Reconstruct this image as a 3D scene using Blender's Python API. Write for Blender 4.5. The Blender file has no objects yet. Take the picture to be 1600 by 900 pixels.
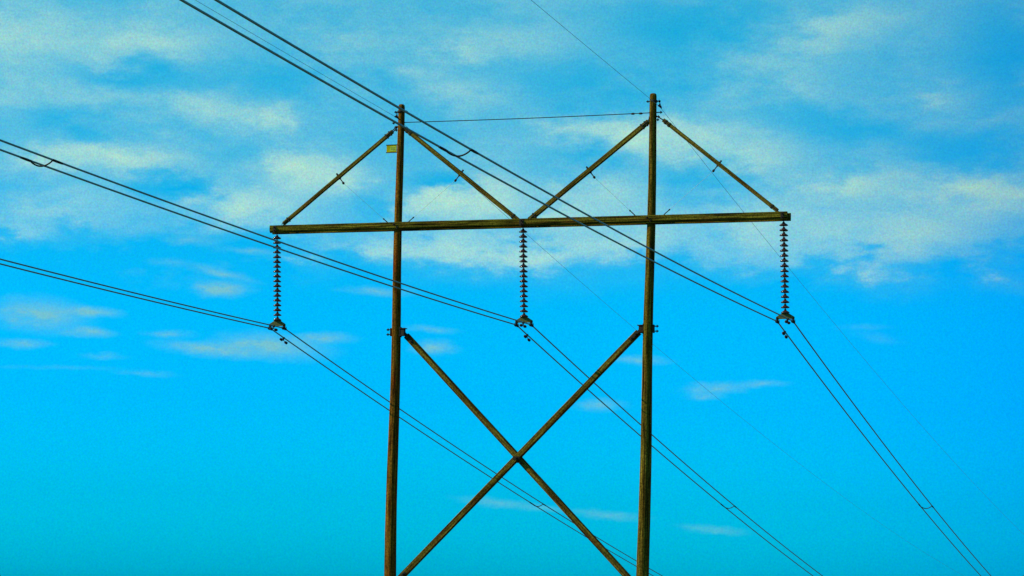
import bpy, bmesh, math, random
from mathutils import Vector, Matrix
random.seed(7)
sc = bpy.context.scene
COL = sc.collection
R = math.radians
ZA = 17.0                                   # height of the crossarm above the foot of the poles

# ------------------------------------------------------------------ camera
YAW, PITCH, ROLL = -0.33791, 0.11299, 0.02114
CAM = Vector((25.9706, -74.7547, ZA - 10.9764))
FPX = 4202.8                                # focal length in pixels of a 1600 px wide frame
fwd = Vector((math.sin(YAW)*math.cos(PITCH), math.cos(YAW)*math.cos(PITCH), math.sin(PITCH)))
rt = Vector((math.cos(YAW), -math.sin(YAW), 0)); up = rt.cross(fwd)
r2 = rt*math.cos(ROLL) + up*math.sin(ROLL); u2 = -rt*math.sin(ROLL) + up*math.cos(ROLL)
cd = bpy.data.cameras.new('camera'); cam = bpy.data.objects.new('camera', cd); COL.objects.link(cam)
cd.sensor_width = 36.0; cd.lens = 36.0*FPX/1600.0; cd.clip_start = 0.5; cd.clip_end = 20000
m = Matrix((r2, u2, -fwd)).transposed().to_4x4(); m.translation = CAM
cam.matrix_world = m
sc.camera = cam

# ------------------------------------------------------------------ sun and exposure
SUN_EL, SUN_AZ = R(31), R(-113)
to_sun = Vector((math.sin(SUN_AZ)*math.cos(SUN_EL), math.cos(SUN_AZ)*math.cos(SUN_EL), math.sin(SUN_EL)))
sl = bpy.data.lights.new('sun', 'SUN'); so = bpy.data.objects.new('sun', sl); COL.objects.link(so)
sl.energy = 5.0; sl.angle = R(0.5); sl.color = (1.0, 0.88, 0.66)
so.location = (-40, -30, 60); so.rotation_euler = to_sun.to_track_quat('Z', 'Y').to_euler()
vs = sc.view_settings
vs.view_transform = 'Standard'; vs.look = 'None'; vs.exposure = 0; vs.gamma = 1; vs.use_curve_mapping = False

# ------------------------------------------------------------------ sky (world)
def sky_world():
    w = bpy.data.worlds.new('World'); sc.world = w; w.use_nodes = True
    nt = w.node_tree; N = nt.nodes; L = nt.links
    bg = N['Background']; bg.inputs[1].default_value = 0.1
    def node(t, **k):
        n = N.new(t)
        for a, v in k.items(): setattr(n, a, v)
        return n
    def setin(s, v):
        if isinstance(v, bpy.types.NodeSocket): L.new(v, s)
        elif v is not None: s.default_value = v
    def M(op, a, b=None, c=None, clamp=False):
        n = node('ShaderNodeMath', operation=op, use_clamp=clamp)
        for s, v in zip(n.inputs, (a, b, c)): setin(s, v)
        return n.outputs[0]
    def V(op, a, b=None):
        n = node('ShaderNodeVectorMath', operation=op)
        setin(n.inputs[0], a); setin(n.inputs[1], b)
        return n.outputs['Value' if op == 'DOT_PRODUCT' else 'Vector']
    def MR(x, a, b, c, d, smooth=True):
        n = node('ShaderNodeMapRange', interpolation_type='SMOOTHSTEP' if smooth else 'LINEAR')
        for s, v in zip(n.inputs, (x, a, b, c, d)): setin(s, v)
        return n.outputs[0]
    def noise(vec, scale, detail, rough=.55, dist=0):
        n = node('ShaderNodeTexNoise'); setin(n.inputs['Vector'], vec)
        n.inputs['Scale'].default_value = scale; n.inputs['Detail'].default_value = detail
        n.inputs['Roughness'].default_value = rough; n.inputs['Distortion'].default_value = dist
        return n
    sky = node('ShaderNodeTexSky', sky_type='NISHITA', sun_disc=False)
    sky.sun_elevation = SUN_EL; sky.sun_rotation = SUN_AZ
    geo = node('ShaderNodeTexCoord'); D = geo.outputs['Generated']
    sep = node('ShaderNodeSeparateXYZ'); L.new(D, sep.inputs[0])
    dx, dy, dz = sep.outputs
    el = M('MULTIPLY', M('ARCSINE', dz), 180/math.pi)             # degrees
    az = M('ARCTAN2', dx, dy)
    # vivid grading of the clear sky with elevation
    ramp = node('ShaderNodeValToRGB')
    stops = GRADE
    er = ramp.color_ramp.elements
    while len(er) < len(stops): er.new(.5)
    for e_, (d_, c_) in zip(er, stops):
        e_.position = (d_ + 2)/22.0; e_.color = (c_[0]/4, c_[1]/4, c_[2]/4, 1)
    L.new(MR(el, -2, 20, 0, 1, False), ramp.inputs[0])
    sunside = V('DOT_PRODUCT', D, (math.sin(SUN_AZ), math.cos(SUN_AZ), 0))
    gfac = MR(sunside, -.38, -.13, GSIDE, 1.0)
    bfac = MR(sunside, -.40, -.17, .90, 1.0)
    cmb = node('ShaderNodeCombineXYZ'); cmb.inputs[0].default_value = 4
    L.new(M('MULTIPLY', gfac, 4.0), cmb.inputs[1]); L.new(M('MULTIPLY', bfac, 4.0), cmb.inputs[2])
    clear = V('MULTIPLY', V('MULTIPLY', sky.outputs[0], ramp.outputs[0]), cmb.outputs[0])
    # cloud field: coordinates in tenths of a radian round the line of the poles
    u = M('MULTIPLY', M('SUBTRACT', az, YAW), 10); v = M('MULTIPLY', M('SUBTRACT', M('ARCSINE', dz), PITCH), 10)
    uv = node('ShaderNodeCombineXYZ'); L.new(u, uv.inputs[0]); L.new(v, uv.inputs[1])
    stretch = V('MULTIPLY', D, (1, 1, 2.4))
    n1 = noise(stretch, 34, 5, .6)
    n2 = noise(stretch, 110, 6, .62)
    n3 = noise(V('MULTIPLY', D, (1, 1, 3.2)), 300, 5, .65)
    w1 = V('MULTIPLY', V('SUBTRACT', n1.outputs['Color'], (.5, .5, .5)), (.38, .17, 0))
    w2 = V('MULTIPLY', V('SUBTRACT', n2.outputs['Color'], (.5, .5, .5)), (.20, .08, 0))
    P = V('ADD', V('ADD', uv.outputs[0], w1), w2)
    Ps = V('ADD', uv.outputs[0], V('MULTIPLY', V('SUBTRACT', n2.outputs['Color'], (.5, .5, .5)), (.13, .035, 0)))
    def blobs(lst, start, vec, soft=False):
        acc = start
        for (x, y, rx, ry, rot, wt) in lst:
            if soft: rx, ry, wt = rx*1.22, ry*1.28, wt*.86
            d = (fwd + r2*((x-800)/FPX) - u2*((y-450)/FPX)).normalized()
            uu = (math.atan2(d.x, d.y) - YAW)*10; vv = (math.asin(d.z) - PITCH)*10
            mp = node('ShaderNodeMapping', vector_type='TEXTURE')
            L.new(vec, mp.inputs['Vector'])
            mp.inputs['Location'].default_value = (uu, vv, 0)
            mp.inputs['Rotation'].default_value = (0, 0, R(-rot) + ROLL)
            mp.inputs['Scale'].default_value = (rx*10/FPX, ry*10/FPX, 1)
            g = node('ShaderNodeTexGradient', gradient_type='QUADRATIC_SPHERE'); L.new(mp.outputs[0], g.inputs[0])
            acc = M('MULTIPLY_ADD', g.outputs['Fac'], wt*1.35, acc)
        return acc
    veil = MR(M('ADD', el, M('MULTIPLY', M('SUBTRACT', n1.outputs['Fac'], .5), 3.0)), 6.55, 7.5, 0, VEIL)
    big = M('MULTIPLY', M('MULTIPLY', M('SUBTRACT', n1.outputs['Fac'], .5), .55), MR(el, 6.3, 8, 0, 1))
    hi = blobs(HIGH, M('ADD', veil, big), P, True)
    lo = blobs(LOW, 0.0, Ps)
    tex = M('ADD', M('MULTIPLY', M('SUBTRACT', n2.outputs['Fac'], .5), .55), M('MULTIPLY', M('SUBTRACT', n3.outputs['Fac'], .5), .35))
    a_hi = M('MAXIMUM', M('MULTIPLY_ADD', M('MULTIPLY', tex, .6), M('MINIMUM', M('MAXIMUM', hi, 0.0), .7), hi), 0.0)
    a_lo = M('MAXIMUM', M('MULTIPLY_ADD', tex, M('MULTIPLY', lo, 4.2), M('MULTIPLY', lo, 1.1)), 0.0)
    a_lo = M('MINIMUM', a_lo, .9)
    tot = a_hi
    # fine fleece of the thin cloud
    n4 = noise(D, 1500, 2, .6)
    n5 = noise(D, 900, 1, .5)
    dens = MR(tot, -0.0, 1.35, 0, .95, False)
    # cloud colour: warm pale where thick, milky blue where thin
    ccol = node('ShaderNodeMix', data_type='RGBA'); setin(ccol.inputs[0], MR(tot, .25, 1.0, 0, 1))
    ccol.inputs[6].default_value = (*[c*10 for c in THIN], 1); ccol.inputs[7].default_value = (*[c*10 for c in THICK], 1)
    sidef = MR(sunside, -.36, -.12, .66, 1.0)
    cl = V('SCALE', ccol.outputs[2]); cl.node.inputs['Scale'].default_value = 1; L.new(sidef, cl.node.inputs['Scale'])
    mix = node('ShaderNodeMix', data_type='RGBA'); L.new(dens, mix.inputs[0]); L.new(clear, mix.inputs[6]); L.new(cl, mix.inputs[7])
    gmix = node('ShaderNodeMix', data_type='RGBA'); L.new(a_lo, gmix.inputs[0]); L.new(mix.outputs[2], gmix.inputs[6])
    gmix.inputs[7].default_value = (*[c*10 for c in GREY], 1); mix = gmix
    # mottled thin cloud texture
    g1 = V('MULTIPLY', V('SUBTRACT', n4.outputs['Color'], (.5, .5, .5)), (GRAIN*1.0,)*3)
    amp = V('SCALE', g1); L.new(MR(dens, 0, .6, .6, 1), amp.node.inputs['Scale'])
    fin = V('MULTIPLY', mix.outputs[2], V('ADD', amp, (1, 1, 1)))
    L.new(fin, bg.inputs[0])
    return w

GRADE = [(-2, (0, 1.42, 2.95)), (0.4, (0, 1.42, 2.95)), (2, (0, 1.15, 2.42)), (4, (0, 1.06, 2.24)), (6, (0, 1.12, 2.07)),
         (9, (.02, 1.12, 1.66)), (12, (.02, 1.22, 1.62)), (20, (.02, 1.22, 1.62))]
GSIDE = .60
VEIL = .54
GRAIN = .8
THIN = (.085, .53, .73); THICK = (.46, .78, .64); GREY = (.19, .55, .62)
HIGH = [  # (x, y, rx, ry, tilt, weight): banks of the broken veil, by the direction they lie in
    (40, 60, 190, 90, 0, .40), (240, 70, 170, 60, -5, .45), (20, 160, 130, 60, 0, .2), (330, 172, 120, 50, 10, .35), (425, 188, 70, 32, 0, .45),
    (170, 150, 150, 30, 10, .2), (205, 245, 140, 34, 3, .6), (80, 250, 100, 30, 0, .35), (350, 310, 130, 60, 0, .35), (385, 330, 70, 40, 0, .35),
    (100, 320, 160, 60, 0, .25), (20, 372, 70, 24, 0, .45), (480, 262, 90, 50, 10, .55), (535, 285, 90, 48, 0, .45), (450, 330, 110, 45, 0, .25),
    (700, 322, 130, 46, -5, .65), (765, 300, 100, 50, 0, .45), (880, 330, 110, 50, 0, .35), (960, 300, 140, 55, 0, .30), (1000, 212, 130, 44, 5, .6),
    (920, 195, 110, 34, 0, .3), (1100, 220, 130, 44, 0, .35), (1190, 245, 130, 44, 0, .35), (740, 150, 130, 38, 10, .25), (800, 60, 180, 60, 0, .2),
    (725, 80, 70, 20, 0, .25), (560, 60, 140, 50, 0, .15), (640, 120, 140, 60, 0, .1), (850, 405, 180, 60, 5, .5), (720, 395, 170, 52, 0, .35),
    (620, 400, 120, 36, 0, .3), (1000, 375, 150, 70, 0, .4), (480, 415, 60, 34, 0, .35), (1180, 365, 120, 70, 0, .35), (1310, 52, 120, 60, -30, .25),
    (1240, 130, 180, 60, 20, .2), (1400, 30, 140, 50, 0, .15), (1460, 155, 120, 32, -5, .25), (1550, 190, 90, 22, 0, .15), (1330, 290, 130, 34, 0, .45),
    (1400, 345, 230, 70, 0, .22), (1515, 295, 110, 46, 5, .65), (1595, 312, 80, 34, 0, .4), (1440, 370, 160, 46, -10, .28), (1365, 430, 110, 36, 15, .55),
    (1290, 340, 180, 90, 0, .16), (1440, 440, 50, 18, 0, .2), (1555, 440, 80, 28, 0, .5),
    (270, 286, 80, 30, 0, -.6), (430, 118, 220, 46, 5, -.22), (90, 190, 120, 34, 10, -.25), (200, 120, 180, 34, 0, -.3), (930, 130, 230, 56, 0, -.25),
    (1060, 45, 170, 66, 0, -.35), (1570, 90, 120, 130, 0, -.35), (1340, 205, 200, 34, 10, -.3), (1525, 235, 150, 40, 0, -.35), (690, 288, 70, 26, 0, -.6),
    (1080, 282, 100, 46, 0, -.25), (590, 320, 90, 40, 0, -.25), (920, 250, 110, 34, 0, -.2), (425, 385, 110, 44, 0, -.45), (230, 390, 200, 36, 0, -.35),
    (1480, 420, 40, 24, 0, -.3), (660, 230, 80, 34, 0, -.1), (130, 372, 60, 26, 0, -.15)]
LOW = [
    (345, 452, 66, 18, 0, .95), (350, 428, 80, 11, 12, .45), (62, 492, 104, 38, 4, .8), (145, 487, 66, 12, 3, .65), (140, 519, 56, 12, 0, .7), (35, 537, 64, 11, 0, .5),
    (330, 546, 120, 17, 5, .65), (425, 541, 130, 30, 4, .7), (505, 528, 66, 14, 0, .6), (262, 521, 50, 10, 0, .4), (230, 584, 62, 8, 3, .2), (90, 574, 150, 6, 0, .09),
    (160, 556, 46, 8, 0, .2), (675, 515, 56, 9, 3, .35), (680, 543, 46, 18, 0, .6), (590, 455, 84, 11, 2, .4), (1000, 563, 66, 11, 3, .4), (935, 633, 56, 15, 0, .5),
    (1115, 607, 76, 15, -2, .5), (1190, 600, 60, 8, -2, .35), (1100, 620, 46, 10, 0, .3), (780, 786, 90, 12, 6, .32), (950, 805, 85, 11, 5, .32), (1115, 828, 76, 10, 5, .28),
    (850, 794, 70, 8, 4, .25), (1370, 528, 56, 12, 10, .1), (265, 410, 50, 10, 0, .2), (300, 375, 60, 12, 0, .25), (1350, 512, 60, 8, 0, .1), (400, 392, 60, 9, 4, .3)]
sky_world()

# ------------------------------------------------------------------ helpers
def tag(o, label=None, cat=None, group=None, kind=None):
    for k, v in (('label', label), ('category', cat), ('group', group), ('kind', kind)):
        if v: o[k] = v
    return o
def empty(name, loc):
    o = bpy.data.objects.new(name, None); o.location = loc; COL.objects.link(o); return o
def obj(name, bm, mat, parent=None, smooth=False, at=None):
    """links a bmesh given in world coordinates as one object with its origin at `at`"""
    me = bpy.data.meshes.new(name)
    off = Vector(at) if at is not None else Vector((0, 0, 0))
    bmesh.ops.translate(bm, verts=bm.verts, vec=-off)
    bmesh.ops.recalc_face_normals(bm, faces=bm.faces)
    bm.to_mesh(me); bm.free()
    for p in me.polygons: p.use_smooth = smooth
    me.materials.append(mat)
    o = bpy.data.objects.new(name, me); COL.objects.link(o)
    set_parent(o, parent, off)
    return o
def set_parent(o, parent, world_loc):
    wl = Vector(world_loc)
    if parent is None: o.location = wl; o['_w'] = wl[:]; return
    base = wloc(parent)
    o.parent = parent; o.location = wl - base; o['_w'] = wl[:]
def wloc(o):
    return Vector(o['_w']) if '_w' in o else Vector(o.location)
def frame(d, side=None):
    d = d.normalized(); s = Vector(side) if side is not None else (Vector((0, 1, 0)) if abs(d.y) < .9 else Vector((1, 0, 0)))
    s = (s - d*s.dot(d)).normalized(); return d, s, d.cross(s)
def tube(bm, pts, rad, n=10, caps=True):
    """tube through pts with constant or per-point radius"""
    pts = [Vector(p) for p in pts]; rings = []
    side = None
    for i, p in enumerate(pts):
        a = pts[max(i-1, 0)]; b = pts[min(i+1, len(pts)-1)]
        d, s, t = frame(b-a, side); side = s
        r = rad[i] if isinstance(rad, (list, tuple)) else rad
        rings.append([bm.verts.new(p + s*(r*math.cos(2*math.pi*k/n)) + t*(r*math.sin(2*math.pi*k/n))) for k in range(n)])
    for A, B in zip(rings, rings[1:]):
        for k in range(n): bm.faces.new((A[k], A[(k+1) % n], B[(k+1) % n], B[k]))
    if caps: bm.faces.new(rings[0][::-1]); bm.faces.new(rings[-1])
    return bm
def beam(bm, a, b, w, t, segs=1, bevel=.008, side=(0, 1, 0), wob=0.0, low_cut=0.0):
    """timber from a to b: w across in its plane, t along `side`; chamfered edges, slight unevenness"""
    a, b = Vector(a), Vector(b); d, s, q = frame(b-a, side); rings = []
    prof = [(-w/2+bevel, -t/2), (w/2-bevel, -t/2), (w/2, -t/2+bevel), (w/2, t/2-bevel), (w/2-bevel, t/2), (-w/2+bevel, t/2), (-w/2, t/2-bevel), (-w/2, -t/2+bevel)]
    if low_cut: prof[0] = (-w/2+low_cut, -t/2); prof[7] = (-w/2, -t/2+low_cut*.8)      # wide lower front chamfer, added to face down and shade as a dark band
    for i in range(segs+1):
        c = a.lerp(b, i/segs) + q*random.uniform(-wob, wob) + s*random.uniform(-wob, wob)
        k = 1 + random.uniform(-wob, wob)*3
        rings.append([bm.verts.new(c + q*(x*k) + s*(y*k)) for x, y in prof])
    for A, B in zip(rings, rings[1:]):
        for k in range(8): bm.faces.new((A[k], A[(k+1) % 8], B[(k+1) % 8], B[k]))
    bm.faces.new(rings[0][::-1]); bm.faces.new(rings[-1])
    return bm
def box(bm, c, sx, sy, sz, rot=None):
    mt = Matrix.Translation(Vector(c)) @ (rot.to_4x4() if rot else Matrix()) @ Matrix.Diagonal((sx, sy, sz, 1))
    bmesh.ops.create_cube(bm, size=1, matrix=mt); return bm
def lathe(bm, c, prof, n=20, axis=(0, 0, 1)):
    d, s, t = frame(Vector(axis)); c = Vector(c); rings = []
    for r, h in prof:
        rings.append([bm.verts.new(c + d*h + s*(r*math.cos(2*math.pi*k/n)) + t*(r*math.sin(2*math.pi*k/n))) for k in range(n)])
    for A, B in zip(rings, rings[1:]):
        for k in range(n): bm.faces.new((A[k], A[(k+1) % n], B[(k+1) % n], B[k]))
    bm.faces.new(rings[0][::-1]); bm.faces.new(rings[-1]); return bm
def bolt(bm, a, b, r=.014, head=.032):
    """through bolt with a square washer and nut at each end"""
    a, b = Vector(a), Vector(b); d = (b-a).normalized()
    tube(bm, [a, b], r, 8)
    for e, s in ((a, 1), (b, -1)):
        lathe(bm, e + d*(s*.02), [(head*.6, -.016), (head*.6, .016)], 6, d)
        lathe(bm, e + d*(s*.045), [(head*1.25, -.006), (head*1.25, .006)], 8, d)
    return bm
def plate(bm, poly, y, t):
    """flat plate, outline in (x, z), thickness t along y"""
    A = [bm.verts.new((x, y-t/2, z)) for x, z in poly]; B = [bm.verts.new((x, y+t/2, z)) for x, z in poly]
    n = len(poly); bm.faces.new(A); bm.faces.new(B[::-1])
    for k in range(n): bm.faces.new((A[k], B[k], B[(k+1) % n], A[(k+1) % n]))
    return bm
def NB(): return bmesh.new()

# ------------------------------------------------------------------ materials
def mat_base(name, rough=.8, spec=.3, metal=0.0):
    mt = bpy.data.materials.new(name); mt.use_nodes = True
    b = mt.node_tree.nodes['Principled BSDF']
    b.inputs['Roughness'].default_value = rough; b.inputs['Metallic'].default_value = metal
    b.inputs['Specular IOR Level'].default_value = spec
    return mt, mt.node_tree.nodes, mt.node_tree.links, b
def wood(name, dark, mid, light, patch, axis='Z', patch_amt=.5):
    """weathered timber: grain along `axis` of the object, checks, stained patches"""
    mt, N, L, b = mat_base(name, 1.0, .03)
    tc = N.new('ShaderNodeTexCoord'); mp = N.new('ShaderNodeMapping'); L.new(tc.outputs['Object'], mp.inputs[0])
    sc_ = {'Z': (14, 14, .55), 'X': (.55, 14, 14)}[axis]; mp.inputs['Scale'].default_value = sc_
    g = N.new('ShaderNodeTexNoise'); g.inputs['Scale'].default_value = 1.6; g.inputs['Detail'].default_value = 8; g.inputs['Roughness'].default_value = .7
    L.new(mp.outputs[0], g.inputs['Vector'])
    r = N.new('ShaderNodeValToRGB'); e = r.color_ramp.elements
    e[0].position = .38; e[0].color = (*dark, 1); e[1].position = .64; e[1].color = (*light, 1)
    k = e.new(.5); k.color = (*mid, 1); L.new(g.outputs['Fac'], r.inputs[0])
    p = N.new('ShaderNodeTexNoise'); p.inputs['Scale'].default_value = 1.1; p.inputs['Detail'].default_value = 6; p.inputs['Roughness'].default_value = .65
    mp2 = N.new('ShaderNodeMapping'); L.new(tc.outputs['Object'], mp2.inputs[0])
    mp2.inputs['Scale'].default_value = {'Z': (3, 3, .9), 'X': (.9, 3, 3)}[axis]; L.new(mp2.outputs[0], p.inputs['Vector'])
    pr = N.new('ShaderNodeMapRange'); pr.inputs[1].default_value = .5; pr.inputs[2].default_value = .68; pr.inputs[4].default_value = patch_amt
    L.new(p.outputs['Fac'], pr.inputs[0])
    mx = N.new('ShaderNodeMix'); mx.data_type = 'RGBA'; L.new(pr.outputs[0], mx.inputs[0]); L.new(r.outputs[0], mx.inputs[6]); mx.inputs[7].default_value = (*patch, 1)
    sp = N.new('ShaderNodeTexNoise'); sp.inputs['Scale'].default_value = 22; sp.inputs['Detail'].default_value = 3
    L.new(tc.outputs['Object'], sp.inputs['Vector'])
    sr = N.new('ShaderNodeMapRange'); sr.inputs[1].default_value = .35; sr.inputs[2].default_value = .65; sr.inputs[3].default_value = .55; sr.inputs[4].default_value = 1.4
    L.new(sp.outputs['Fac'], sr.inputs[0])
    # long drying checks and pale weathered streaks along the grain
    mp3 = N.new('ShaderNodeMapping'); L.new(tc.outputs['Object'], mp3.inputs[0]); mp3.inputs['Scale'].default_value = {'Z': (19, 19, .42), 'X': (.42, 19, 19)}[axis]
    ck = N.new('ShaderNodeTexNoise'); ck.inputs['Scale'].default_value = 1.0; ck.inputs['Detail'].default_value = 4; ck.inputs['Distortion'].default_value = .6
    L.new(mp3.outputs[0], ck.inputs['Vector'])
    cr = N.new('ShaderNodeValToRGB'); ce = cr.color_ramp.elements
    ce[0].position = .36; ce[0].color = (.16, .16, .16, 1); ce[1].position = .74; ce[1].color = (1.75, 1.75, 1.75, 1)
    k2 = ce.new(.43); k2.color = (.95, .95, .95, 1); k3 = ce.new(.6); k3.color = (1, 1, 1, 1)
    L.new(ck.outputs['Fac'], cr.inputs[0])
    mm = N.new('ShaderNodeMath'); mm.operation = 'MULTIPLY'; L.new(cr.outputs[0], mm.inputs[0]); L.new(sr.outputs[0], mm.inputs[1])
    ml = N.new('ShaderNodeVectorMath'); ml.operation = 'SCALE'; L.new(mx.outputs[2], ml.inputs[0]); L.new(mm.outputs[0], ml.inputs['Scale'])
    L.new(ml.outputs[0], b.inputs['Base Color'])
    bp = N.new('ShaderNodeBump'); bp.inputs['Strength'].default_value = .6; bp.inputs['Distance'].default_value = .02
    L.new(g.outputs['Fac'], bp.inputs['Height']); L.new(bp.outputs[0], b.inputs['Normal'])
    return mt
def plain(name, col, rough=.6, metal=0.0, var=.35, scale=18, spec=.4):
    mt, N, L, b = mat_base(name, rough, spec, metal)
    tc = N.new('ShaderNodeTexCoord'); n = N.new('ShaderNodeTexNoise'); n.inputs['Scale'].default_value = scale; n.inputs['Detail'].default_value = 4
    L.new(tc.outputs['Object'], n.inputs['Vector'])
    r = N.new('ShaderNodeValToRGB'); e = r.color_ramp.elements
    e[0].position = .3; e[0].color = (*[c*(1-var) for c in col], 1); e[1].position = .7; e[1].color = (*[min(1, c*(1+var)) for c in col], 1)
    L.new(n.outputs['Fac'], r.inputs[0]); L.new(r.outputs[0], b.inputs['Base Color'])
    return mt
M_POLE_L = wood('reddish pole wood', (.028, .010, .002), (.130, .052, .005), (.26, .125, .010), (.22, .045, .003), 'Z', .85)
M_POLE_R = wood('olive pole wood', (.022, .013, .003), (.095, .060, .006), (.19, .140, .014), (.15, .052, .005), 'Z', .6)
M_ARM = wood('weathered plank wood', (.010, .006, .002), (.090, .070, .006), (.24, .20, .018), (.14, .045, .008), 'X', .5)
M_BRACE = wood('weathered brace wood', (.020, .011, .003), (.095, .062, .008), (.20, .15, .020), (.14, .042, .008), 'Z', .5)
M_STEEL = plain('dark rusty steel', (.024, .016, .009), .75, 0, .35, 18, .2)
M_YOKE = plain('mossy steel plate', (.080, .088, .020), .7, 0, .35, 18, .2)
M_WIRE = plain('weathered aluminium strand', (.13, .26, .22), .55, .1, .2, 6)
M_GW = plain('shield wire steel', (.20, .24, .22), .5, .3, .2, 6)
M_PORC = plain('brown glazed porcelain', (.048, .015, .009), .16, 0, .2, 9, .6)
M_CAP = plain('insulator cap iron', (.022, .018, .016), .6, .1)
M_YEL = plain('yellow enamel', (.40, .34, .003), .9, 0, .25, 7, .05)
M_PALE = plain('pale enamel', (.40, .48, .05), .9, 0, .3, 12, .05)
M_MARK = plain('dark enamel', (.06, .06, .02), .5, 0, .2, 12)

# ------------------------------------------------------------------ ground
def height(x, y):
    if y > 0: h = -0.065*y if y < 240 else -15.6 - 4*(1-math.exp(-(y-240)/120))
    else: h = -0.058*y if y > -170 else 9.86 + 2*(1-math.exp((y+170)/80))
    f = min(1, max(0, (math.hypot(x, y)-15)/60))
    return h + f*(.35*math.sin(x*.07+y*.05) + .25*math.sin(x*.19-y*.13))
def ground():
    bm = NB(); g = [0]
    d = 6.0
    while g[-1] < 4500: g.append(g[-1]+d); d *= 1.09
    ax = [-v for v in g[:0:-1]] + g
    rows = [[bm.verts.new((x, y, height(x, y))) for x in ax] for y in ax]
    for A, B in zip(rows, rows[1:]):
        for i in range(len(ax)-1): bm.faces.new((A[i], A[i+1], B[i+1], B[i]))
    mt, N, L, b = mat_base('dry meadow', .95, .1)
    tc = N.new('ShaderNodeTexCoord'); n = N.new('ShaderNodeTexNoise'); n.inputs['Scale'].default_value = .12; n.inputs['Detail'].default_value = 9; n.inputs['Roughness'].default_value = .7
    L.new(tc.outputs['Object'], n.inputs['Vector']); r = N.new('ShaderNodeValToRGB'); e = r.color_ramp.elements
    e[0].position = .35; e[0].color = (.035, .045, .012, 1); e[1].position = .68; e[1].color = (.15, .12, .045, 1)
    L.new(n.outputs['Fac'], r.inputs[0]); L.new(r.outputs[0], b.inputs['Base Color'])
    tag(obj('ground', bm, mt, None, True), kind='structure')
ground()

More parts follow.
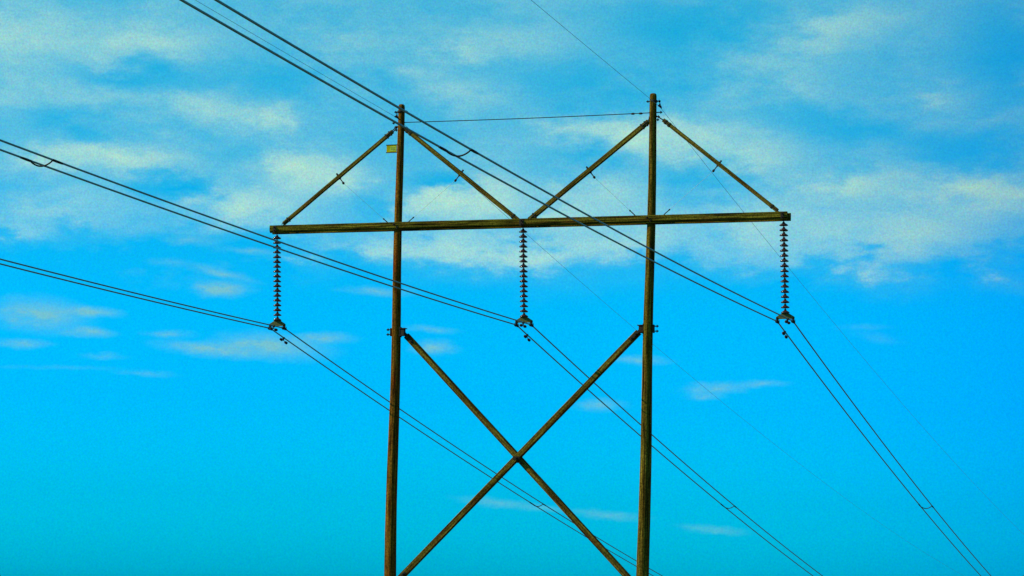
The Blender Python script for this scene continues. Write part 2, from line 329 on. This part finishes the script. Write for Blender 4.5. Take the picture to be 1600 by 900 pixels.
# ------------------------------------------------------------------ H-frame structure
POLE = {-1: (-3.983, -3.971, -3.945), 1: (3.983, 3.962, 3.882)}     # pole axis x at top, at the arm, 10.5 m below the arm
def pole_x(s, z):                                                   # z relative to the arm
    t, a, b = POLE[s]
    if z > 0: return a + (t-a)*z/3.68
    return a + (b-a)*(-z)/10.5
def pole_r(z): return .5*(.20 + .0118*(3.68-z))
T = empty('transmission_tower', (0, 0, 0))
tag(T, 'two-pole brown wooden H-frame power pylon with long crossarm, knee braces and X-brace', 'power pylon')
def part(name, bm, mt, parent=None, smooth=False, at=(0, 0, 0), label=None):
    o = obj(name, bm, mt, parent or T, smooth, at)
    if label: o['label'] = label
    return o
poles = {}
for s in (-1, 1):
    bm = NB(); n = 20; rings = []
    zs = [-17.6] + [-17 + i*.45 for i in range(46)] + [3.60, 3.66, 3.685]
    ph = [random.uniform(-.006, .006) for _ in range(n)]
    for i, z in enumerate(zs):
        r = pole_r(min(z, 3.6))*(1 if z < 3.6 else (.99 if z < 3.63 else (.9 if z < 3.67 else .62)))
        c = Vector((pole_x(s, z) + .013*math.sin(z*.8+s), .012*math.sin(z*.7+2*s), ZA+z))
        rings.append([bm.verts.new(c + Vector((math.cos(2*math.pi*k/n), math.sin(2*math.pi*k/n), 0))*(r + ph[k] + random.uniform(-.002, .002))) for k in range(n)])
    for A, B in zip(rings, rings[1:]):
        for k in range(n): bm.faces.new((A[k], A[(k+1) % n], B[(k+1) % n], B[k]))
    bm.faces.new(rings[0][::-1]); bm.faces.new(rings[-1])
    poles[s] = part('pole', bm, M_POLE_L if s < 0 else M_POLE_R, T, True, (pole_x(s, -17), 0, 0),
                    'reddish brown pole on the left side' if s < 0 else 'olive brown pole on the right side')
    P = poles[s]
    # top band with its through bolt
    bm = NB(); z = 3.455; x = pole_x(s, z); r = pole_r(z)
    lathe(bm, (x, 0, ZA+z), [(r+.004, -.035), (r+.016, -.03), (r+.016, .03), (r+.004, .035)], 20)
    part('top_band', bm, M_STEEL, P, True, (x, 0, ZA+z))
    bm = NB(); bolt(bm, (x-r-.115, 0, ZA+z), (x+r+.115, 0, ZA+z), .016, .034); part('bolt', bm, M_STEEL, P, False, (x, 0, ZA+z))
    # knee-brace bolts near the tie
    for z, e in ((3.12, .17), (2.99, .10), (2.90, .08)):
        x = pole_x(s, z); r = pole_r(z)
        bm = NB(); bolt(bm, (x - (r+e if s < 0 else r+.03), 0, ZA+z), (x + (r+e if s > 0 else r+.03), 0, ZA+z), .015, .036)
        part('bolt', bm, M_STEEL, P, False, (x, 0, ZA+z))
    # brackets of the X-brace
    z = -3.255; x = pole_x(s, z); r = pole_r(z)
    bm = NB(); i = -s
    box(bm, (x + i*(r+.075), 0, ZA+z), .13, .15, .19)
    for dz in (-.105, .105): box(bm, (x + i*(r+.085), 0, ZA+z+dz), .20, .20, .022)
    box(bm, (x + i*(r+.004), 0, ZA+z), .03, .17, .30)
    br = part('brace_bracket', bm, M_STEEL, P, False, (x, 0, ZA+z))
    for dz in (-.07, .075):
        bm = NB(); bolt(bm, (x - i*(r+.16), 0, ZA+z+dz), (x + i*(r+.14), 0, ZA+z+dz), .016, .036); part('bolt', bm, M_STEEL, br, False, (x, 0, ZA+z+dz))
    bm = NB(); box(bm, (x - i*(r+.014), 0, ZA+z), .028, .13, .24); part('backing_plate', bm, M_STEEL, br, False, (x, 0, ZA+z))
    # suspension clamp of the shield wire, hung from the outer bolt end
    cx = -4.117 if s < 0 else 4.177
    bm = NB(); tube(bm, [(pole_x(s, 3.44)+s*pole_r(3.44), 0, ZA+3.45), (cx, 0, ZA+3.445), (cx, 0, ZA+3.36)], .014, 8)
    tube(bm, [(cx, 0, ZA+3.37), (cx, 0, ZA+3.31)], .026, 8)
    tube(bm, [(cx, -.16, ZA+3.29), (cx, -.06, ZA+3.305), (cx, .06, ZA+3.305), (cx, .16, ZA+3.275)], [.02, .036, .036, .02], 10)
    part('shield_wire_clamp', bm, M_STEEL, P, False, (cx, 0, ZA+3.3))
# crossarm: two planks, one on each face of the poles
Y0 = .168
for y, x0, x1, lab in ((-Y0, -8.13, 8.07, 'front plank of the crossarm'), (Y0, -8.19, 8.09, 'rear plank of the crossarm')):
    bm = NB(); beam(bm, (x0, y, ZA-.055), (x1, y, ZA-.058), .225, .09, 40, .010, wob=.0018, low_cut=.06 if y < 0 else 0)
    arm = part('crossarm_plank', bm, M_ARM, T, False, (0, y, ZA-.055), lab)
    if y < 0: front = arm
# bolts and plates on the front plank
for x, hw in ((-7.96, .09), (.03, .14), (7.93, .09), (-3.971, .0), (3.962, .0)):
    if hw:
        bm = NB(); box(bm, (x, -Y0-.049, ZA-.055), hw, .010, .19); pl = part('hanger_plate', bm, M_STEEL, front, False, (x, -Y0, ZA-.055))
    for dx, dz in ((-.05, .035), (.05, -.06)) if not hw else ((0, .045), (0, -.055)):
        bm = NB(); bolt(bm, (x+dx, -Y0-.13, ZA-.055+dz), (x+dx, Y0+.13, ZA-.055+dz), .013, .03); part('bolt', bm, M_STEEL, front, False, (x, 0, ZA-.055+dz))
# spacer blocks between the planks carry the strings
for x in (-7.97, .03, 7.93):
    bm = NB(); box(bm, (x, 0, ZA-.06), .16, 2*Y0-.094, .20); part('spacer_block', bm, M_BRACE, T, False, (x, 0, ZA-.06))
# knee braces
def timber(name, a, b, w, t, y, label=None, sq=True):
    a = Vector((a[0], y, ZA+a[1])); b = Vector((b[0], y, ZA+b[1]))
    L_ = (b-a).length; bm = NB()
    beam(bm, (0, 0, 0), (0, 0, L_), w, t, 14, .022 if w > .15 else .016, wob=.002)
    me = bpy.data.meshes.new(name); bmesh.ops.recalc_face_normals(bm, faces=bm.faces); bm.to_mesh(me); bm.free(); me.materials.append(M_BRACE)
    o = bpy.data.objects.new(name, me); COL.objects.link(o); o.parent = T; o.location = a
    d, s_, q = frame(b-a); o.rotation_euler = Matrix((q, s_, d)).transposed().to_euler()
    if label: o['label'] = label
    return o, a, b
def sub(name, bm, mt, parent):          # sub-part of a rotated part: geometry arrives in world coordinates
    me = bpy.data.meshes.new(name); bmesh.ops.recalc_face_normals(bm, faces=bm.faces)
    inv = Matrix.LocRotScale(parent.location, parent.rotation_euler, None).inverted()
    bm.transform(inv); bm.to_mesh(me); bm.free(); me.materials.append(mt)
    o = bpy.data.objects.new(name, me); COL.objects.link(o); o.parent = parent; return o
KN = [((-4.24, 2.865), (-7.76, .13), .115, 'outer', (-4.34, .09)), ((-3.83, 2.93), (-.15, .04), .135, 'inner', (-3.613, .11)),
      ((3.84, 2.86), (.20, .04), .145, 'inner', (3.427, .13)), ((4.29, 2.885), (7.74, .11), .115, 'outer', (4.40, .13))]
for i, (a, b, w, kind, hook) in enumerate(KN):
    o, A, B = timber('knee_brace', a, b, w, .10, 0.0)
    d = (B-A).normalized(); nrm = Vector((d.z, 0, -d.x))
    if nrm.z > 0: nrm = -nrm                                        # points down, to the pole side
    s = -1 if a[0] < 0 else 1
    # steel strap that ties the brace to the pole
    e = A + d*.22; pz = 3.02 if kind == 'outer' else 2.98
    px = pole_x(s, pz) + (s if kind == 'outer' else -s)*pole_r(pz)*.9
    rd = Matrix((Vector((d.z, 0, -d.x)), Vector((0, 1, 0)), d)).transposed()
    for yy in (-.056, .056):
        bm = NB(); tube(bm, [(px, yy*.7, ZA+pz), (A.x, yy, A.z), (e.x, yy*1.05, e.z)], .017, 8); sub('strap', bm, M_STEEL, o)
        bm = NB(); tube(bm, [B - d*.26 + Vector((0, yy, 0)), B + Vector((0, yy, 0)) + d*.05], .014, 8); sub('foot_strap', bm, M_STEEL, o)
    for c_ in (A + d*.10, A + d*.24, B - d*.20):
        bm = NB(); box(bm, c_, w+.022, .126, .035, rd); sub('clamp_band', bm, M_STEEL, o)
    # eye bolt through the middle of the brace, and the thin tie rod down to the arm
    mid = A.lerp(B, .49 if kind == 'outer' else .495)
    bm = NB(); q0 = mid - nrm*(w/2+.075); q1 = mid + nrm*(w/2+.19)
    tube(bm, [q0, q1], .016, 8); lathe(bm, mid - nrm*(w/2+.012), [(.036, -.008), (.036, .008)], 8, nrm); lathe(bm, q0 + nrm*.02, [(.028, -.02), (.028, .02)], 6, nrm)
    lathe(bm, mid + nrm*(w/2+.012), [(.036, -.008), (.036, .008)], 8, nrm)
    lathe(bm, q1, [(.016, -.045), (.038, -.02), (.038, .02), (.016, .045)], 8, nrm)
    sub('eye_bolt', bm, M_STEEL, o)
    H_ = Vector((hook[0], 0, ZA+hook[1])); dd = (H_ - q1).normalized()
    bm = NB(); tube(bm, [q1, H_], .0035, 6); tr = part('tie_rod', bm, M_GW, T, False, q1)
    bm = NB(); tube(bm, [H_ - dd*.16, H_ + dd*.06, H_ + dd*.16 + Vector((0, 0, -.05))], .015, 8); lathe(bm, H_ - dd*.15, [(.012, -.03), (.026, 0), (.012, .03)], 8, dd)
    part('eye_bolt', bm, M_STEEL, tr, False, H_)
# X-brace
XC = Vector((-.006, 0, ZA-7.03))
def xb(a, b, y, lab):
    o, A, B = timber('cross_brace', a, b, .185, .13, y, lab)
    d = (B-A).normalized()
    for P_, sg in ((A, 1), (B, -1)):
        for yy in (-.071, .071):
            bm = NB(); beam(bm, P_ - d*(sg*.14) + Vector((0, yy, 0)), P_ + d*(sg*.34) + Vector((0, yy, 0)), .07, .012, 1, .003); sub('end_strap', bm, M_STEEL, o)
        for k in (.09, .26):
            bm = NB(); bolt(bm, P_ + d*(sg*k) + Vector((0, -.13-y, 0)) + Vector((0, y, 0)), P_ + d*(sg*k) + Vector((0, .13, 0)), .013, .03); sub('bolt', bm, M_STEEL, o)
    return o
back = xb((-3.645, -3.36), (3.62, -10.66), .067, 'brace running from the left pole down to the right')
frontb = xb((3.655, -3.355), (-3.66, -10.66), -.067, 'brace running from the right pole down to the left')
bm = NB(); box(bm, XC + Vector((0, -.139, 0)), .20, .012, .10); sub('crossing_plate', bm, M_STEEL, frontb)
bm = NB(); box(bm, XC + Vector((0, -.02, -.125)), .30, .16, .018); sub('crossing_plate', bm, M_STEEL, frontb)
bm = NB(); bolt(bm, XC + Vector((0, -.20, 0)), XC + Vector((0, .20, 0)), .018, .04); sub('bolt', bm, M_STEEL, frontb)
# tie between the pole tops
bm = NB()
pts = [Vector((-4.10 + 8.17*k/24, -.015, ZA + 3.127 - .012*k/24 - .022*math.sin(math.pi*k/24))) for k in range(25)]
tube(bm, pts, .0125, 8)
tie = part('pole_tie', bm, M_STEEL, T, False, (0, 0, ZA+3.12))
for x in (3.36, 3.60):
    bm = NB(); lathe(bm, (x, -.015, ZA+3.106), [(.014, -.06), (.03, -.03), (.03, .03), (.014, .06)], 10, (1, 0, 0)); part('turnbuckle', bm, M_STEEL, tie, False, (x, -.015, ZA+3.106))

# ------------------------------------------------------------------ yellow tag on the left pole
S_ = empty('marker_sign', (-4.10, 0, ZA+2.33))
tag(S_, 'small yellow marker sign sticking out from the left pole below its top', 'sign')
bm = NB(); plate(bm, [(-4.415, ZA+2.215), (-4.085, ZA+2.225), (-4.085, ZA+2.445), (-4.415, ZA+2.435)], -.02, .012); obj('sign_plate', bm, M_YEL, S_, at=(-4.25, -.02, ZA+2.33))
sp = [o for o in S_.children][0]
bm = NB(); plate(bm, [(-4.30, ZA+2.255), (-4.095, ZA+2.262), (-4.095, ZA+2.405), (-4.30, ZA+2.398)], -.028, .004); pn = obj('pale_panel', bm, M_PALE, sp, at=(-4.2, -.028, ZA+2.33))
for z in (2.352, 2.300):
    bm = NB(); box(bm, (-4.20, -.031, ZA+z), .15, .002, .016); obj('faded_bar', bm, M_MARK, sp, at=(-4.2, -.031, ZA+z))
for z in (2.215, 2.445):
    bm = NB(); box(bm, (-4.25, -.018, ZA+z), .36, .03, .022); obj('mounting_rail', bm, M_STEEL, S_, at=(-4.25, 0, ZA+z))

# ------------------------------------------------------------------ insulator strings
YS = .041; HW = .2311; ZS = ZA - 3.0855
ANCH = {-1: (-7.972, -7.884), 0: (.012, .085), 1: (7.924, 7.990)}   # x at the arm, x at the yoke
NAME = {-1: 'left', 0: 'middle', 1: 'right'}
shed_me = cap_me = None
def disc_meshes():
    bm = NB(); lathe(bm, (0, 0, 0), [(.040, .052), (.062, .040), (.098, .018), (.123, -.002), (.127, -.016), (.118, -.026), (.104, -.014), (.092, -.030), (.078, -.014), (.064, -.032), (.040, -.016), (.02, -.02)], 24)
    s_ = bpy.data.meshes.new('insulator_disc'); bmesh.ops.recalc_face_normals(bm, faces=bm.faces); bm.to_mesh(s_); bm.free(); s_.materials.append(M_PORC)
    for p in s_.polygons: p.use_smooth = True
    bm = NB(); lathe(bm, (0, 0, 0), [(.014, -.062), (.014, -.022), (.018, -.02), (.026, .046), (.038, .050), (.038, .070), (.030, .086), (.018, .094)], 14)
    c_ = bpy.data.meshes.new('cap'); bmesh.ops.recalc_face_normals(bm, faces=bm.faces); bm.to_mesh(c_); bm.free(); c_.materials.append(M_CAP)
    for p in c_.polygons: p.use_smooth = True
    return s_, c_
shed_me, cap_me = disc_meshes()
LABS = {-1: 'string of brown insulator discs hanging from the left end of the crossarm', 0: 'string of brown insulator discs hanging from the middle of the crossarm between the poles', 1: 'string of brown insulator discs hanging from the right end of the crossarm'}
for k in (-1, 0, 1):
    xa, xb_ = ANCH[k]; top = Vector((xa, 0, ZA-.16)); bot = Vector((xb_, YS, ZA-2.83))
    dv = (bot-top).normalized()
    I = empty('insulator_string', top); tag(I, LABS[k], 'insulator', 'insulator strings hanging from the crossarm')
    bm = NB(); tube(bm, [top + Vector((0, 0, .04)), top - Vector((0, 0, .03))], .018, 8); tube(bm, [top - Vector((0, 0, .02)), top + dv*.09], .013, 8)
    lathe(bm, top + dv*.075, [(.012, -.03), (.026, -.012), (.026, .012), (.012, .03)], 10)
    obj('hook', bm, M_STEEL, I, at=top)
    rot = Vector((0, 0, -1)).rotation_difference(dv).to_euler()
    for n in range(18):
        p = top + dv*(.115 + n*.1483 + .03)
        o = bpy.data.objects.new('insulator_disc', shed_me); COL.objects.link(o); o.parent = I; o.location = p - top; o.rotation_euler = (rot.x, rot.y, rot.z + random.uniform(0, 6))
        c = bpy.data.objects.new('cap', cap_me); COL.objects.link(c); c.parent = o
    a = bot; bm = NB()
    plate(bm, [(a.x-.045, a.z+.01), (a.x, a.z+.035), (a.x+.045, a.z+.01), (a.x+HW+.035, a.z-.125), (a.x+HW+.045, a.z-.165), (a.x+HW+.01, a.z-.19), (a.x-HW-.01, a.z-.19), (a.x-HW-.045, a.z-.165), (a.x-HW-.035, a.z-.125)], YS, .022)
    yk = obj('yoke_plate', bm, M_YOKE, I, at=a)
    for sx in (-1, 0, 1):
        bm = NB(); bolt(bm, (a.x+sx*HW, YS-.05, a.z-.155 if sx else a.z-.0), (a.x+sx*HW, YS+.05, a.z-.155 if sx else a.z-.0), .012, .024)
        obj('bolt', bm, M_STEEL, yk, at=a)
    for sx in (-1, 1):
        c = Vector((xb_ + .0 + sx*HW, YS, ZS)); bm = NB()
        tube(bm, [c + Vector((0, 0, .11)), c + Vector((0, 0, .02))], .018, 8)
        for xx in (-.03, .03): beam(bm, c + Vector((xx, 0, .10)), c + Vector((xx, 0, -.01)), .05, .010, 1, .002, (1, 0, 0))
        tube(bm, [c + Vector((0, -.17, -.005)), c + Vector((0, -.09, -.004)), c + Vector((0, 0, .0)), c + Vector((0, .09, -.014)), c + Vector((0, .17, -.03))], [.024, .040, .048, .040, .024], 10)
        cl = obj('wire_clamp', bm, M_STEEL, I, at=c)
        for yy in (-.07, .07):
            bm = NB(); tube(bm, [c + Vector((-.04, yy, .05)), c + Vector((-.04, yy, -.03)), c + Vector((0, yy, -.055)), c + Vector((.04, yy, -.03)), c + Vector((.04, yy, .05))], .008, 6)
            obj('clamp_bolt', bm, M_STEEL, cl, at=c)

# ------------------------------------------------------------------ conductors and shield wires
AN, AF = -.05624, -.0422; SN, CN, SF, CF = .02003, .00036, .16045, .00041
def wp(x0, z0, side, t, y0=YS, an=AN, af=AF, sn=SN, cn=CN, sf=SF, cf=CF):
    """point t metres from the clamp, towards the viewer (side -1) or away (side +1)"""
    if side < 0: return Vector((x0 - t*math.sin(an), y0 - t*math.cos(an), z0 - sn*t + cn*t*t))
    return Vector((x0 + t*math.sin(af), y0 + t*math.cos(af), z0 - sf*t + cf*t*t))
def wire(name, x0, z0, rad, mt, kw, tn, tf):
    tn_ = [0]; d = .12
    while tn_[-1] < tn: tn_.append(tn_[-1]+d); d = min(d*1.35, 2.5)
    tf_ = [0]; d = .12
    while tf_[-1] < tf: tf_.append(tf_[-1]+d); d = min(d*1.35, 3.5)
    # ease the bend at the clamp
    def e(side, t):
        p = wp(x0, z0, side, t, **kw); s = kw.get('sn', SN) if side < 0 else kw.get('sf', SF); return p
    pts = [e(-1, t) for t in tn_[:0:-1]] + [wp(x0, z0, 1, 0, **kw)] + [e(1, t) for t in tf_[1:]]
    bm = NB(); tube(bm, pts, rad, 8); return obj(name, bm, mt, None, True, wp(x0, z0, 1, 0, **kw))
for k in (-1, 0, 1):
    for sx in (-1, 1):
        o = wire('conductor', ANCH[k][1] + sx*HW, ZS, .0195, M_WIRE, {}, 225, 391)
        tag(o, '%s wire of the pair of cables carried by the %s insulator string' % ('upper' if sx > 0 else 'lower', NAME[k]), 'power cable', 'paired cables on the insulator strings')
for s in (-1, 1):
    kw = dict(y0=0, an=-.060, cn=.00012, sn=-.006, af=-.045, sf=.122, cf=.00024) if s < 0 else dict(y0=0, an=-.055, cn=.00012, sn=-.006, af=-.050, sf=.112, cf=.00020)
    o = wire('shield_wire', -4.117 if s < 0 else 4.177, ZA+3.285, .0052, M_GW, kw, 225, 391)
    tag(o, 'single thin faint wire held at the top of the %s pole' % ('left' if s < 0 else 'right'), 'shield wire', 'thin wires at the pole tops')

# ------------------------------------------------------------------ spacers that tie the two wires of a pair
SPC = [(0, -1, 32.2, 'long curved black spacer on the middle cables near the left edge of the photo'), (1, -1, 31.7, 'large curved spacer on the right cables just right of the left pole top'),
       (-1, 1, 28.7, 'small curved spacer on the left cables between the poles low down'), (0, 1, 28.7, 'small curved spacer on the middle cables right of the right pole'), (1, 1, 28.3, 'small curved spacer on the right cables far right of the pylon')]
for k, side, t, lab in SPC:
    xL, xR = ANCH[k][1]-HW, ANCH[k][1]+HW
    pL, pR = wp(xL, ZS, side, t+.0), wp(xR, ZS, side, t)
    E_ = empty('spacer', (pL+pR)/2); tag(E_, lab, 'spacer', 'spacers between paired cables')
    pts = [pL.lerp(pR, q) + Vector((0, 0, -.105*math.sin(math.pi*q)**.8 - .004)) for q in [i/14 for i in range(15)]]
    bm = NB(); tube(bm, pts, .015, 8); obj('rod', bm, M_STEEL, E_, True, (pL+pR)/2)
    for x, p, sg in ((xL, pL, 1), (xR, pR, -1)):
        sg *= (1 if side < 0 else -1)
        bm = NB(); tube(bm, [wp(x, ZS, side, t + q*sg) + Vector((0, 0, -.003)) for q in (-.03, .1, .25, .4)], [.024, .0255, .025, .021], 8); obj('wire_wrap', bm, M_STEEL, E_, True, p)

# ------------------------------------------------------------------ vibration dampers
def damper(k, sx, side, t, lab):
    x = ANCH[k][1] + sx*HW; p = wp(x, ZS, side, t); d = (wp(x, ZS, side, t+.2) - wp(x, ZS, side, t-.2)).normalized()
    E_ = empty('damper', p); tag(E_, lab, 'damper', 'dampers clamped under the cables')
    c = p + Vector((0, 0, -.085))
    bm = NB(); tube(bm, [p + Vector((0, 0, .02)), c], .02, 8); box(bm, p + Vector((0, 0, -.01)), .06, .06, .06); obj('clamp', bm, M_STEEL, E_, at=p)
    bm = NB(); tube(bm, [c - d*.20 - Vector((0, 0, .015)), c, c + d*.20 - Vector((0, 0, .015))], .008, 6); obj('messenger', bm, M_STEEL, E_, at=c)
    for e in (-1, 1):
        q = c + d*(e*.20) - Vector((0, 0, .02))
        bm = NB(); tube(bm, [q - d*.075, q - d*.05, q + d*.05, q + d*.075], [.022, .040, .044, .026], 10); obj('weight', bm, M_STEEL, E_, True, q)
for k in (-1, 0, 1):
    damper(k, -1, 1, 1.12, 'damper hanging under the lower cable beyond the %s insulator string, below its yoke' % NAME[k])
    damper(k, 1, -1, .88, 'damper on the upper cable tucked right under the yoke of the %s insulator string' % NAME[k])

for o in bpy.data.objects:
    if '_w' in o: del o['_w']
